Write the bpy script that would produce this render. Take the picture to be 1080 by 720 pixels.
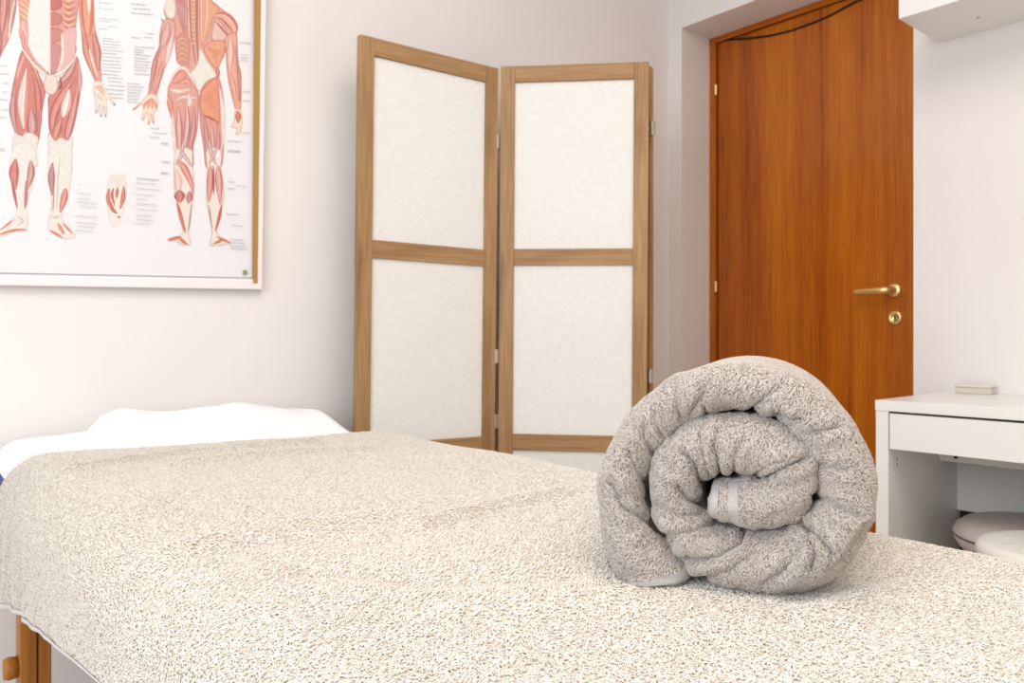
import bpy, math, random
import numpy as np
from mathutils import Vector, Matrix
from mathutils.geometry import tessellate_polygon

for o in list(bpy.data.objects): bpy.data.objects.remove(o, do_unlink=True)
SC = bpy.context.scene; COL = SC.collection
rng = np.random.default_rng(7); random.seed(7)

# ------------------------------------------------------------------ camera, light, exposure
F = 814.0; CX = 540.0; HY = 355.0; H = 0.92; AZ = math.radians(40.3)
cam = bpy.data.cameras.new('camera'); camo = bpy.data.objects.new('camera', cam); COL.objects.link(camo)
cam.sensor_width = 36; cam.lens = F/1080*36; cam.shift_y = -(360-HY)/1080; cam.clip_start = 0.02
camo.location = (0, 0, H); camo.rotation_euler = (math.pi/2, 0, -AZ)
cam.dof.use_dof = True; cam.dof.focus_distance = 0.78; cam.dof.aperture_fstop = 13
SC.camera = camo
vs = SC.view_settings; vs.view_transform = 'Standard'; vs.look = 'None'; vs.gamma = 1; vs.exposure = 0.08
try: vs.use_curve_mapping = False
except Exception: pass
w = bpy.data.worlds.new('world'); SC.world = w; w.use_nodes = True
w.node_tree.nodes['Background'].inputs[0].default_value = (0.75, 0.86, 1.0, 1)
w.node_tree.nodes['Background'].inputs[1].default_value = 2.0
def area(name, loc, rot, sx, sy, e, col):
    l = bpy.data.lights.new(name, 'AREA'); l.shape = 'RECTANGLE'; l.size = sx; l.size_y = sy; l.energy = e; l.color = col
    o = bpy.data.objects.new(name, l); COL.objects.link(o); o.location = loc; o.rotation_euler = rot; return o
area('ceiling_light', (0.5, -0.1, 2.62), (0, 0, 0), 2.0, 2.0, 37, (1.0, 0.94, 0.865))
area('window_daylight', (-1.52, 0.1, 1.5), (0, math.radians(-90), 0), 1.35, 1.9, 31, (0.84, 0.91, 1.0))

# ------------------------------------------------------------------ helpers
FW = np.array([math.sin(AZ), math.cos(AZ), 0.]); RT = np.array([math.cos(AZ), -math.sin(AZ), 0.]); UP = np.array([0, 0, 1.])
CAM = np.array([0, 0, H])
def ray(x, y): return FW + RT*((x-CX)/F) + UP*((HY-y)/F)
def hit(x, y, p0, n):
    d = ray(x, y); n = np.array(n, float); return CAM + d*(np.dot(np.array(p0, float)-CAM, n)/np.dot(d, n))
def proj(P):
    Q = P - CAM; d = Q@FW; return CX + F*(Q@RT)/d, HY - F*(Q@UP)/d
def lerp_tab(x, xs, ys): return np.interp(x, xs, ys)
def vnoise(P, scale, seed=0):
    """numpy 3D value noise in -1..1"""
    q = np.asarray(P, float)*scale; i = np.floor(q).astype(np.int64); f = q-i; f = f*f*(3-2*f); out = 0
    for dx in (0, 1):
        for dy in (0, 1):
            for dz in (0, 1):
                h = ((i[:, 0]+dx)*73856093) ^ ((i[:, 1]+dy)*19349663) ^ ((i[:, 2]+dz)*83492791) ^ (seed*2654435761)
                h = (h ^ (h >> 13))*1274126177; h = (h ^ (h >> 16)) & 0xffff
                wgt = (f[:, 0] if dx else 1-f[:, 0])*(f[:, 1] if dy else 1-f[:, 1])*(f[:, 2] if dz else 1-f[:, 2])
                out = out + wgt*(h/32767.5-1)
    return out
def link(name, me, mats, parent=None, smooth=False):
    for m in (mats if isinstance(mats, (list, tuple)) else [mats]): me.materials.append(m)
    if smooth: me.polygons.foreach_set('use_smooth', [True]*len(me.polygons))
    o = bpy.data.objects.new(name, me); COL.objects.link(o)
    if parent: o.parent = parent
    return o
def tag(o, label=None, cat=None, group=None, kind=None):
    if label: o['label'] = label
    if cat: o['category'] = cat
    if group: o['group'] = group
    if kind: o['kind'] = kind
    return o
def empty(name, loc=(0, 0, 0), rz=0):
    o = bpy.data.objects.new(name, None); COL.objects.link(o); o.location = loc; o.rotation_euler = (0, 0, rz); o.empty_display_size = .05; return o
class MB:
    def __init__(s): s.v = []; s.f = []; s.smooth = []
    def add(s, vs_, fs, sm=False):
        b = len(s.v); s.v += [tuple(map(float, p)) for p in vs_]; s.f += [tuple(i+b for i in f) for f in fs]; s.smooth += [sm]*len(fs); return s
    def box(s, a, b, M=None):
        x0, y0, z0 = a; x1, y1, z1 = b
        P = [(x0,y0,z0),(x1,y0,z0),(x1,y1,z0),(x0,y1,z0),(x0,y0,z1),(x1,y0,z1),(x1,y1,z1),(x0,y1,z1)]
        if M is not None: P = [M@Vector(p) for p in P]
        return s.add(P, [(0,3,2,1),(4,5,6,7),(0,1,5,4),(1,2,6,5),(2,3,7,6),(3,0,4,7)])
    def tube(s, pts, rad, n=16, cap=True):
        pts = [Vector(p) for p in pts]; rs = rad if isinstance(rad, (list, tuple)) else [rad]*len(pts); rings = []; up = None
        for i, p in enumerate(pts):
            t = (pts[min(i+1, len(pts)-1)]-pts[max(i-1, 0)]).normalized()
            if up is None: up = Vector((0, 0, 1)) if abs(t.z) < .9 else Vector((1, 0, 0))
            a = t.cross(up).normalized(); up = a.cross(t)
            rings.append([p+(a*math.cos(2*math.pi*k/n)+up*math.sin(2*math.pi*k/n))*rs[i] for k in range(n)])
        V = [q for r in rings for q in r]; fs = []
        for i in range(len(pts)-1):
            for k in range(n): fs.append((i*n+k, i*n+(k+1) % n, (i+1)*n+(k+1) % n, (i+1)*n+k))
        s.add(V, fs, True)
        if cap: s.add(rings[0], [tuple(range(n))]); s.add(rings[-1], [tuple(reversed(range(n)))])
        return s
    def lathe(s, prof, c=(0, 0, 0), n=64, axis='z'):
        V = []
        for r, z in prof:
            for k in range(n):
                a = 2*math.pi*k/n; p = (r*math.cos(a), r*math.sin(a), z)
                if axis == 'x': p = (z, p[0], p[1])
                V.append((c[0]+p[0], c[1]+p[1], c[2]+p[2]))
        fs = [(i*n+k, i*n+(k+1) % n, (i+1)*n+(k+1) % n, (i+1)*n+k) for i in range(len(prof)-1) for k in range(n)]
        return s.add(V, fs, True)
    def build(s, name, mat, parent=None, bevel=0, seg=2):
        me = bpy.data.meshes.new(name); me.from_pydata(s.v, [], s.f); me.polygons.foreach_set('use_smooth', s.smooth); me.update()
        o = link(name, me, mat, parent)
        if bevel:
            m = o.modifiers.new('bevel', 'BEVEL'); m.width = bevel; m.segments = seg; m.limit_method = 'ANGLE'
        return o
def srgb(r, g, b): return tuple(((c/255)/12.92 if c/255 <= .04045 else ((c/255+.055)/1.055)**2.4) for c in (r, g, b))+(1,)
class NT:
    def __init__(s, name):
        s.m = bpy.data.materials.new(name); s.m.use_nodes = True; s.t = s.m.node_tree; s.b = s.t.nodes['Principled BSDF']; s.b.inputs['Specular IOR Level'].default_value = .4
    def n(s, typ, **kw):
        nd = s.t.nodes.new(typ)
        for k, v in kw.items(): setattr(nd, k, v)
        return nd
    def l(s, a, b): s.t.links.new(a, b)
def flat(name, col, rough=.5, metal=0., bump=0, bscale=300, spec=None):
    t = NT(name); t.b.inputs['Base Color'].default_value = col; t.b.inputs['Roughness'].default_value = rough; t.b.inputs['Metallic'].default_value = metal
    if spec is not None: t.b.inputs['Specular IOR Level'].default_value = spec
    if bump:
        tc = t.n('ShaderNodeTexCoord'); nz = t.n('ShaderNodeTexNoise'); nz.inputs['Scale'].default_value = bscale; nz.inputs['Detail'].default_value = 4
        bp = t.n('ShaderNodeBump'); bp.inputs['Strength'].default_value = bump; bp.inputs['Distance'].default_value = .002
        t.l(tc.outputs['Object'], nz.inputs['Vector']); t.l(nz.outputs['Fac'], bp.inputs['Height']); t.l(bp.outputs['Normal'], t.b.inputs['Normal'])
    return t.m
def mottled(name, c0, c1, scale=3, rough=.7, bump=.15, bscale=150):
    t = NT(name); tc = t.n('ShaderNodeTexCoord'); nz = t.n('ShaderNodeTexNoise'); nz.inputs['Scale'].default_value = scale
    rp = t.n('ShaderNodeValToRGB'); rp.color_ramp.elements[0].color = c0; rp.color_ramp.elements[1].color = c1; rp.color_ramp.elements[0].position = .3; rp.color_ramp.elements[1].position = .7
    n2 = t.n('ShaderNodeTexNoise'); n2.inputs['Scale'].default_value = bscale; n2.inputs['Detail'].default_value = 5
    bp = t.n('ShaderNodeBump'); bp.inputs['Strength'].default_value = bump; bp.inputs['Distance'].default_value = .003
    t.l(tc.outputs['Object'], nz.inputs['Vector']); t.l(tc.outputs['Object'], n2.inputs['Vector']); t.l(nz.outputs['Fac'], rp.inputs[0]); t.l(rp.outputs[0], t.b.inputs['Base Color'])
    t.l(n2.outputs['Fac'], bp.inputs['Height']); t.l(bp.outputs['Normal'], t.b.inputs['Normal']); t.b.inputs['Roughness'].default_value = rough
    return t.m
def wood(name, c0, c1, c2, axis, scale=1.0, stretch=14, rough=.4, coat=0):
    """grain running along the given axis, in object space"""
    t = NT(name); tc = t.n('ShaderNodeTexCoord'); oi = t.n('ShaderNodeObjectInfo')
    mp = t.n('ShaderNodeMapping'); s = [18*scale]*3; s['xyz'.index(axis)] = 18*scale/stretch; mp.inputs['Scale'].default_value = s
    nz = t.n('ShaderNodeTexNoise'); nz.inputs['Scale'].default_value = 1; nz.inputs['Detail'].default_value = 6; nz.inputs['Roughness'].default_value = .6; nz.inputs['Distortion'].default_value = .6
    mp2 = t.n('ShaderNodeMapping'); s2 = [260*scale]*3; s2['xyz'.index(axis)] = 9*scale; mp2.inputs['Scale'].default_value = s2
    n2 = t.n('ShaderNodeTexNoise'); n2.inputs['Scale'].default_value = 1; n2.inputs['Detail'].default_value = 3
    mx = t.n('ShaderNodeMix', data_type='FLOAT'); mx.inputs[0].default_value = .35
    rp = t.n('ShaderNodeValToRGB'); e = rp.color_ramp.elements; e[0].position = .33; e[0].color = c0; e[1].position = .7; e[1].color = c2; k = e.new(.5); k.color = c1
    bp = t.n('ShaderNodeBump'); bp.inputs['Strength'].default_value = .12; bp.inputs['Distance'].default_value = .001
    t.l(tc.outputs['Object'], mp.inputs['Vector']); t.l(tc.outputs['Object'], mp2.inputs['Vector']); t.l(mp.outputs[0], nz.inputs['Vector']); t.l(mp2.outputs[0], n2.inputs['Vector'])
    t.l(nz.outputs['Fac'], mx.inputs[2]); t.l(n2.outputs['Fac'], mx.inputs[3]); t.l(mx.outputs[0], rp.inputs[0]); t.l(rp.outputs[0], t.b.inputs['Base Color'])
    t.l(n2.outputs['Fac'], bp.inputs['Height']); t.l(bp.outputs['Normal'], t.b.inputs['Normal']); t.b.inputs['Roughness'].default_value = rough; t.b.inputs['Coat Weight'].default_value = coat
    return t.m
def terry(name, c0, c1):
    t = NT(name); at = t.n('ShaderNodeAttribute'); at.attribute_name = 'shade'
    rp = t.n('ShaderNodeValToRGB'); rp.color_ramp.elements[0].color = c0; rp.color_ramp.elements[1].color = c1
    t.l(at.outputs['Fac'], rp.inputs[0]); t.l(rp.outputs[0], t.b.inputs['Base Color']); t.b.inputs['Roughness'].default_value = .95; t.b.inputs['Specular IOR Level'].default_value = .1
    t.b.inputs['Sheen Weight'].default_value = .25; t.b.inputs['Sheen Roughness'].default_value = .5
    return t.m

M = dict(
    wall=mottled('wall_paint', srgb(238, 232, 228), srgb(243, 238, 234), 1.5, .75, .08, 120),
    ceiling=flat('ceiling_paint', srgb(245, 243, 240), .8),
    floor=mottled('floor_tile', srgb(222, 208, 194), srgb(232, 219, 206), 4, .35, .05, 60),
    white=flat('white_laminate', srgb(240, 238, 234), .32, bump=.02),
    whiteplastic=flat('white_plastic', srgb(243, 240, 233), .3),
    sv=wood('oak_vertical', srgb(128, 92, 54), srgb(164, 126, 84), srgb(190, 154, 110), 'z', 1.0, 14, .5),
    sh=wood('oak_horizontal', srgb(128, 92, 54), srgb(164, 126, 84), srgb(190, 154, 110), 'x', 1.0, 14, .5),
    paper=mottled('rice_paper', srgb(232, 229, 224), srgb(238, 235, 230), 60, .85, .35, 320),
    doorz=wood('mahogany_vertical', srgb(132, 56, 4), srgb(180, 92, 6), srgb(208, 122, 12), 'z', .55, 30, .32, .15),
    doory=wood('mahogany_horizontal', srgb(132, 56, 4), srgb(180, 92, 6), srgb(208, 122, 12), 'y', .55, 30, .32, .15),
    dark=flat('dark_gap', srgb(40, 18, 8), .7), black=flat('flat_black', srgb(14, 12, 12), .5),
    brass=flat('brass', srgb(250, 218, 150), .34, .9), steel=flat('steel', srgb(205, 200, 190), .3, 1.0),
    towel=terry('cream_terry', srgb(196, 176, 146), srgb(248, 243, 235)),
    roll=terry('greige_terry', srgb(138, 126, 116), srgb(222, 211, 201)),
    hem=mottled('woven_hem', srgb(176, 172, 168), srgb(194, 190, 186), 60, .8, .4, 500),
    hemw=mottled('woven_hem_light', srgb(206, 204, 202), srgb(220, 218, 216), 60, .8, .4, 500),
    sheet=mottled('white_cotton', srgb(246, 247, 250), srgb(250, 251, 253), 5, .9, .05, 300),
    blue=flat('blue_vinyl', srgb(38, 60, 140), .45, bump=.1), leg=wood('beech_leg', srgb(140, 84, 24), srgb(176, 112, 40), srgb(200, 138, 60), 'z', 1, 14, .4),
    cushion=flat('grey_vinyl', srgb(206, 196, 192), .5, bump=.1), seam=flat('seam', srgb(110, 100, 98), .7),
    frame=flat('white_frame', srgb(244, 238, 238), .35), gold=flat('gold_strip', srgb(180, 138, 74), .5, .1), print=None)

# ------------------------------------------------------------------ room
XW, YW, XR = 2.59, 2.04, 2.78        # right wall face, back wall face, door plane
X0, Y0, ZC = -1.6, -2.4, 2.7
OY0, OY1, OZ = 1.058, 1.973, 2.192   # door opening
def struct(o): o['kind'] = 'structure'; return o
struct(MB().box((X0-.12, Y0-.12, -.1), (3.2, YW+.12, 0)).build('floor', M['floor']))
struct(MB().box((X0-.12, Y0-.12, ZC), (3.2, YW+.12, ZC+.1)).build('ceiling', M['ceiling']))
struct(MB().box((X0-.12, YW, 0), (3.2, YW+.12, ZC)).build('wall_back', M['wall']))
struct(MB().box((X0-.12, Y0-.12, 0), (3.2, Y0, ZC)).build('wall_front', M['wall']))
struct(MB().box((XW, Y0, 0), (XR+.12, OY0, ZC)).box((XW, OY1, 0), (XR+.12, YW, ZC)).box((XW, OY0, OZ), (XR+.12, OY1, ZC)).build('wall_right', M['wall']))
WY0, WY1, WZ0, WZ1 = -.9, 1.1, .8, 2.2
struct(MB().box((X0-.12, Y0, 0), (X0, WY0, ZC)).box((X0-.12, WY1, 0), (X0, YW, ZC)).box((X0-.12, WY0, 0), (X0, WY1, WZ0)).box((X0-.12, WY0, WZ1), (X0, WY1, ZC)).build('wall_left', M['wall']))
win = struct(empty('window_1', (X0-.06, (WY0+WY1)/2, WZ0)))
m = MB(); hw = (WY1-WY0)/2; hh = WZ1-WZ0
for a, b in (((-.03, -hw, 0), (.03, -hw+.06, hh)), ((-.03, hw-.06, 0), (.03, hw, hh)), ((-.03, -hw+.06, 0), (.03, hw-.06, .06)), ((-.03, -hw+.06, hh-.06), (.03, hw-.06, hh)), ((-.03, -.04, .06), (.03, .04, hh-.06))): m.box(a, b)
m.build('window_frame', M['white'], win)

# door
door = struct(empty('door_1', (XR, (OY0+OY1)/2, 0)))
cy = (OY0+OY1)/2; LY0, LY1, LZ = 1.128-cy, 1.936-cy, 2.163
MB().box((.006, LY0+.003, .005), (.046, LY1-.004, LZ)).build('door_leaf', M['doorz'], door, .002)
MB().box((0, LY1+.006, 0), (.07, OY1-cy, OZ)).box((0, OY0-cy, 0), (.07, LY0-.002, OZ)).build('door_jamb', M['doorz'], door, .002)
MB().box((-.002, OY0-cy, LZ+.004), (.07, OY1-cy, OZ)).build('door_head', M['doory'], door, .002)
MB().box((.047, OY0-cy, 0), (.075, OY1-cy, OZ)).build('rebate', M['dark'], door)
# sagging dark seal below the head
pl = [hit(x, y, (XR+.003, 0, 0), (1, 0, 0)) for x, y in ((757, 42), (769.6, 41.8), (788, 40.7), (812, 37.7), (835, 32.2), (859, 23.4), (873.5, 17.3), (900, 3), (925, -8))]
MB().tube([(p[0]-XR, p[1]-cy, p[2]) for p in pl], .0042, 8).build('door_seal', M['dark'], door)
hp = hit(944, 306, (XR, 0, 0), (1, 0, 0)); ky = hp[1]-cy; kz = hp[2]
hd = MB().lathe([(0, -.012), (.018, -.012), (.0235, -.008), (.0245, 0), (.0245, .007)], (0, ky, kz), 40, 'x').build('handle_rose', M['brass'], door)
MB().tube([(0, ky, kz), (-.03, ky, kz), (-.046, ky+.004, kz), (-.052, ky+.02, kz-.001), (-.052, ky+.045, kz-.002), (-.05, ky+.085, kz-.003), (-.048, ky+.118, kz-.002), (-.048, ky+.124, kz-.002)], [.012, .012, .013, .013, .0115, .0102, .0095, .003], 20).build('lever', M['brass'], hd)
k2 = hit(944, 335, (XR, 0, 0), (1, 0, 0))
kp = MB().lathe([(0, -.002), (.012, -.002), (.013, -.005), (.022, -.005), (.0245, 0), (.0245, .007)], (0, ky, k2[2]), 40, 'x').build('keyhole_plate', M['brass'], door)
MB().lathe([(0, -.0032), (.0035, -.0032), (.0035, -.001)], (0, ky, k2[2]+.004), 16, 'x').box((-.0032, ky-.002, k2[2]-.009), (-.001, ky+.002, k2[2]+.004)).build('keyhole', M['black'], kp)
for y in (95, 302):
    p = hit(756, y, (XR, 0, 0), (1, 0, 0)); MB().tube([(-.004, LY1+.001, p[2]-.022), (-.004, LY1+.001, p[2]+.022)], .0062, 12).build('hinge', M['brass'], door)

# ------------------------------------------------------------------ folding screen (three panels, one thing)
PH = 1.752; ST = .044; TH = .021
scr = tag(empty('folding_screen', (1.5, 1.8, 0)), 'folding room divider with oak frame and white paper panels, standing in the corner', 'room divider')
def panel(a, b, tilt=0, zoff=0):
    a = np.array(a); b = np.array(b); d = b-a; L = np.linalg.norm(d); ang = math.atan2(d[1], d[0])
    e = bpy.data.objects.new('screen_panel', None); COL.objects.link(e); e.parent = scr; e.empty_display_size = .05
    e.location = (a[0]-1.5, a[1]-1.8, zoff); e.rotation_euler = (0, tilt, ang)
    for x0, x1 in ((0, ST), (L-ST, L)): MB().box((x0, -TH/2, 0), (x1, TH/2, PH)).build('stile', M['sv'], e, .0015)
    zs = [PH, 1.190, .622, .052]
    for z in zs: MB().box((ST, -TH/2+.001, z-.050), (L-ST, TH/2-.001, z)).build('rail', M['sh'], e, .0015)
    for z1, z0 in zip(zs[:-1], zs[1:]): MB().box((ST-.004, -.002, z0-.004), (L-ST+.004, .004, z1-.046)).build('paper_pane', M['paper'], e)
    return e
pl_, pm_, pr_ = (1.033, 1.900), (1.487, 1.853), (1.818, 1.522)
P1 = panel(pl_, pm_, .012, 0)
P2 = panel((1.509, 1.850), pr_, .007, 0)
P3 = panel((1.868, 1.536), (1.775, 1.975), 0, -.0)
for (x, y), z in (((1.500, 1.848), .86), ((1.500, 1.848), .66), ((1.508, 1.846), 1.52), ((1.842, 1.514), 1.553), ((1.836, 1.518), .80)):
    MB().box((x-1.5-.008, y-1.8-.008, z-.022), (x-1.5+.008, y-1.8+.008, z+.022), ).build('hinge', M['steel'], scr, .002)

# ------------------------------------------------------------------ wall shelf
sh = tag(MB().box((2.305, -.15, 1.842), (XW, .983, 1.897)).build('wall_shelf', M['white'], None, .0015), 'thick white floating shelf high on the wall beside the door', 'shelf')
MB().lathe([(0, -.0006), (.0035, -.0006), (.004, .0004)], (2.47, .83, 1.8418), 16).build('screw_hole', M['seam'], sh)

# ------------------------------------------------------------------ desk
dk = tag(empty('desk', (2.34, .58, 0)), 'white desk with one wide drawer, against the wall beside the door', 'desk')
def dl(a, b): return (a[0]-2.34, a[1]-.58, a[2]), (b[0]-2.34, b[1]-.58, b[2])
DX0, DX1, DY0, DY1 = 2.09, 2.588, .20, .953
MB().box(*dl((DX0, DY0, .722), (DX1, DY1, .75))).build('desktop', M['white'], dk, .0015)
MB().box(*dl((DX0+.002, DY1-.034, 0), (DX1, DY1-.001, .722))).build('side_panel', M['white'], dk, .001)
MB().box(*dl((DX0+.002, DY0+.001, 0), (DX1, DY0+.034, .722))).build('side_panel', M['white'], dk, .001)
dr = MB().box(*dl((DX0+.003, DY0+.037, .622), (DX0+.021, DY1-.037, .716))).build('drawer', M['white'], dk, .001)
MB().box(*dl((DX0+.021, DY0+.05, .64), (2.42, DY1-.05, .70))).build('drawer_box', M['white'], dr)
MB().box(*dl((DX0+.012, DY0+.034, .7165), (2.5, DY1-.034, .7215))).build('shadow_gap', M['black'], dk)  # black strip painting the shade in the slit above the drawer
MB().box(*dl((2.43, DY0+.034, .556), (2.452, DY1-.034, .622))).build('cross_rail', M['white'], dk, .001)
MB().box(*dl((2.564, DY0+.034, .392), (2.576, DY1-.034, .722))).build('back_panel', M['white'], dk)
for dx, dz in ((.055, .59), (.055, .575)): MB().tube([(DX0+dx-2.34, DY1-.0345-.58, dz), (DX0+dx-2.34, DY1-.0335-.58, dz)], .003, 12).build('screw_hole', M['seam'], dk)
p = hit(1008, 481.5, (2.43, 0, 0), (1, 0, 0)); MB().lathe([(0, -.001), (.006, -.001), (.006, .002)], (2.43-2.34, p[1]-.58, p[2]), 16, 'x').build('cable_hole', M['black'], dk)

# small box on the desk
bx = tag(empty('storage_box', (2.545, .862, .75)), 'small low off-white box with a lid, at the back of the desk', 'box')
MB().box((-.025, -.048, 0), (.025, .048, .019)).build('box_body', flat('box_grey', srgb(214, 204, 190), .5), bx, .003)
MB().box((-.027, -.050, .019), (.027, .050, .028)).build('lid', flat('box_lid', srgb(226, 218, 204), .5), bx, .003)

# black sheet added to fill the dark gap under the desk's back panel
tag(MB().box((2.580, .24, 0), (2.588, .917, .43)).build('dark_gap_sheet', M['black'], None, .001), 'black sheet filling the dark gap at the wall low behind the desk, mostly hidden by the grey stool', 'gap filler')

# ------------------------------------------------------------------ stools
st = tag(empty('padded_stool', (2.362, .658, 0)), 'round stool with a puffy grey vinyl seat and seam, below the desk', 'stool')
R_ = .190
pf = [(0, .432), (.08, .4315), (.13, .429), (.165, .423), (.183, .409), (R_, .393), (.1895, .390)]
MB().lathe(pf, n=96).build('seat', M['cushion'], st)
MB().lathe([(.189, .392), (.1905, .390), (.1905, .3865), (.188, .384)], n=96).build('seam', M['seam'], st)
MB().lathe([(.1885, .386), (.186, .372), (.172, .352), (.15, .345), (0, .345)], n=96).build('seat_base', M['cushion'], st)
MB().lathe([(.03, .346), (.03, .08), (.045, .06)], n=32).build('column', M['steel'], st)
MB().lathe([(0, .06), (.12, .055), (.17, .02), (.172, 0), (0, 0)], n=64).build('foot', M['steel'], st)
s2 = tag(empty('plastic_stool', (2.035, .512, 0)), 'round white plastic stool with slots in its flat seat, nearest the massage table', 'stool')
MB().lathe([(0, .455), (.14, .455), (.158, .453), (.168, .445), (.170, .432), (.166, .424), (.155, .422)], n=96).build('seat', M['whiteplastic'], s2)
for i in (-1, 1):
    sp = hit(1064, 570+i*4, (0, 0, .4555), (0, 0, 1)); mm = Matrix.Translation((sp[0]-2.035, sp[1]-.512, .4545)) @ Matrix.Rotation(math.radians(-35), 4, 'Z')
    m = MB(); P = []
    for k in range(20):
        a = 2*math.pi*k/20; P.append(mm@Vector((.018*math.cos(a), .003*math.sin(a), 0)))
    P2_ = [q+Vector((0, 0, .002)) for q in P]; m.add(P+P2_, [tuple(range(20, 40))]+[(k, (k+1) % 20, 20+(k+1) % 20, 20+k) for k in range(20)]); m.build('grip_slot', flat('slot', srgb(222, 214, 206), .4), s2)
for k in range(4):
    a = math.pi/4+k*math.pi/2; c, s = math.cos(a), math.sin(a)
    MB().tube([(.115*c, .115*s, .425), (.155*c, .155*s, 0)], [.022, .018], 16).build('leg', M['whiteplastic'], s2)

# ------------------------------------------------------------------ massage table
mt = tag(empty('massage_table', (.6, 1.0, 0)), 'massage table on wooden legs with blue vinyl cushion, under the towels', 'massage table')
TX0, TX1, TY0, TY1 = .215, .985, .0, 1.985
def tl(a, b): return (a[0]-.6, a[1]-1., a[2]), (b[0]-.6, b[1]-1., b[2])
MB().box(*tl((TX0+.01, TY0, .585), (TX1-.006, TY1, .646))).build('cushion', M['blue'], mt, .028, 6)
MB().box(*tl((TX0+.02, TY0+.02, .53), (TX0+.045, TY1-.02, .60))).box(*tl((TX1-.045, TY0+.02, .53), (TX1-.02, TY1-.02, .60))).box(*tl((TX0+.045, TY0+.02, .53), (TX1-.045, TY0+.045, .60))).box(*tl((TX0+.045, TY1-.045, .53), (TX1-.045, TY1-.02, .60))).build('frame_rail', M['leg'], mt, .003)
for lx, sx in ((.226, 1), (TX1-.011, -1)):
    for ly in (1.66, .12):
        MB().box(*tl((min(lx, lx+sx*.028), ly, 0), (max(lx, lx+sx*.028), ly+.045, .53))).build('leg', M['leg'], mt, .003)
        MB().box(*tl((min(lx+sx*.030, lx+sx*.052), ly+.004, .22), (max(lx+sx*.030, lx+sx*.052), ly+.040, .53))).build('leg_brace', M['leg'], mt, .003)
        MB().lathe([(0, -.022), (.018, -.022), (.021, -.015), (.019, 0), (.008, .0)], (0, 0, 0), 24, 'x').build('knob', M['leg'], mt).matrix_local = Matrix.Translation((lx-.6, ly+.02-1, .31)) @ Matrix.Scale(sx, 4, (1, 0, 0))

# ------------------------------------------------------------------ grid mesh + terry pile
def grid_mesh(name, G, closed_v=False):
    nu, nv = G.shape[:2]; V = G.reshape(-1, 3); me = bpy.data.meshes.new(name)
    i, j = np.meshgrid(np.arange(nu-1), np.arange(nv if closed_v else nv-1), indexing='ij'); j2 = (j+1) % nv
    Fq = np.stack([i*nv+j, (i+1)*nv+j, (i+1)*nv+j2, i*nv+j2], -1).reshape(-1, 4)
    return V, Fq
def np_mesh(name, V, quads, tris=None, shade=None):
    me = bpy.data.meshes.new(name); nq = len(quads); nt = 0 if tris is None else len(tris)
    me.vertices.add(len(V)); me.vertices.foreach_set('co', np.asarray(V, np.float32).ravel())
    loops = quads.ravel() if nt == 0 else np.concatenate([quads.ravel(), tris.ravel()])
    me.loops.add(len(loops)); me.loops.foreach_set('vertex_index', loops.astype(np.int32))
    me.polygons.add(nq+nt); st_ = np.concatenate([np.arange(nq)*4, nq*4+np.arange(nt)*3]); me.polygons.foreach_set('loop_start', st_.astype(np.int32))
    me.update(calc_edges=True); me.validate()
    if shade is not None:
        a = me.attributes.new('shade', 'FLOAT', 'POINT'); a.data.foreach_set('value', np.asarray(shade, np.float32))
    me.polygons.foreach_set('use_smooth', np.ones(len(me.polygons), bool)); return me
def vnormals(V, Q):
    n = np.cross(V[Q[:, 2]]-V[Q[:, 0]], V[Q[:, 3]]-V[Q[:, 1]]); N = np.zeros_like(V)
    for k in range(4): np.add.at(N, Q[:, k], n)
    return N/np.maximum(np.linalg.norm(N, axis=1, keepdims=True), 1e-12)
def scatter(V, N, Q, keep, spacing):
    """even random points on the quads flagged keep; returns positions, normals"""
    Q = Q[keep]; A = V[Q[:, 0]]; B = V[Q[:, 1]]; C = V[Q[:, 2]]; D = V[Q[:, 3]]
    ar = .5*np.linalg.norm(np.cross(C-A, D-B), axis=1); n = int(ar.sum()/spacing**2)
    q = rng.choice(len(Q), n, p=ar/ar.sum()); a = rng.random((n, 1)); b = rng.random((n, 1))
    P = (A[q]*(1-a)+B[q]*a)*(1-b)+(D[q]*(1-a)+C[q]*a)*b
    NN = (N[Q[q, 0]]*(1-a)+N[Q[q, 1]]*a)*(1-b)+(N[Q[q, 3]]*(1-a)+N[Q[q, 2]]*a)*b
    return P, NN/np.maximum(np.linalg.norm(NN, axis=1, keepdims=True), 1e-9)
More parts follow.
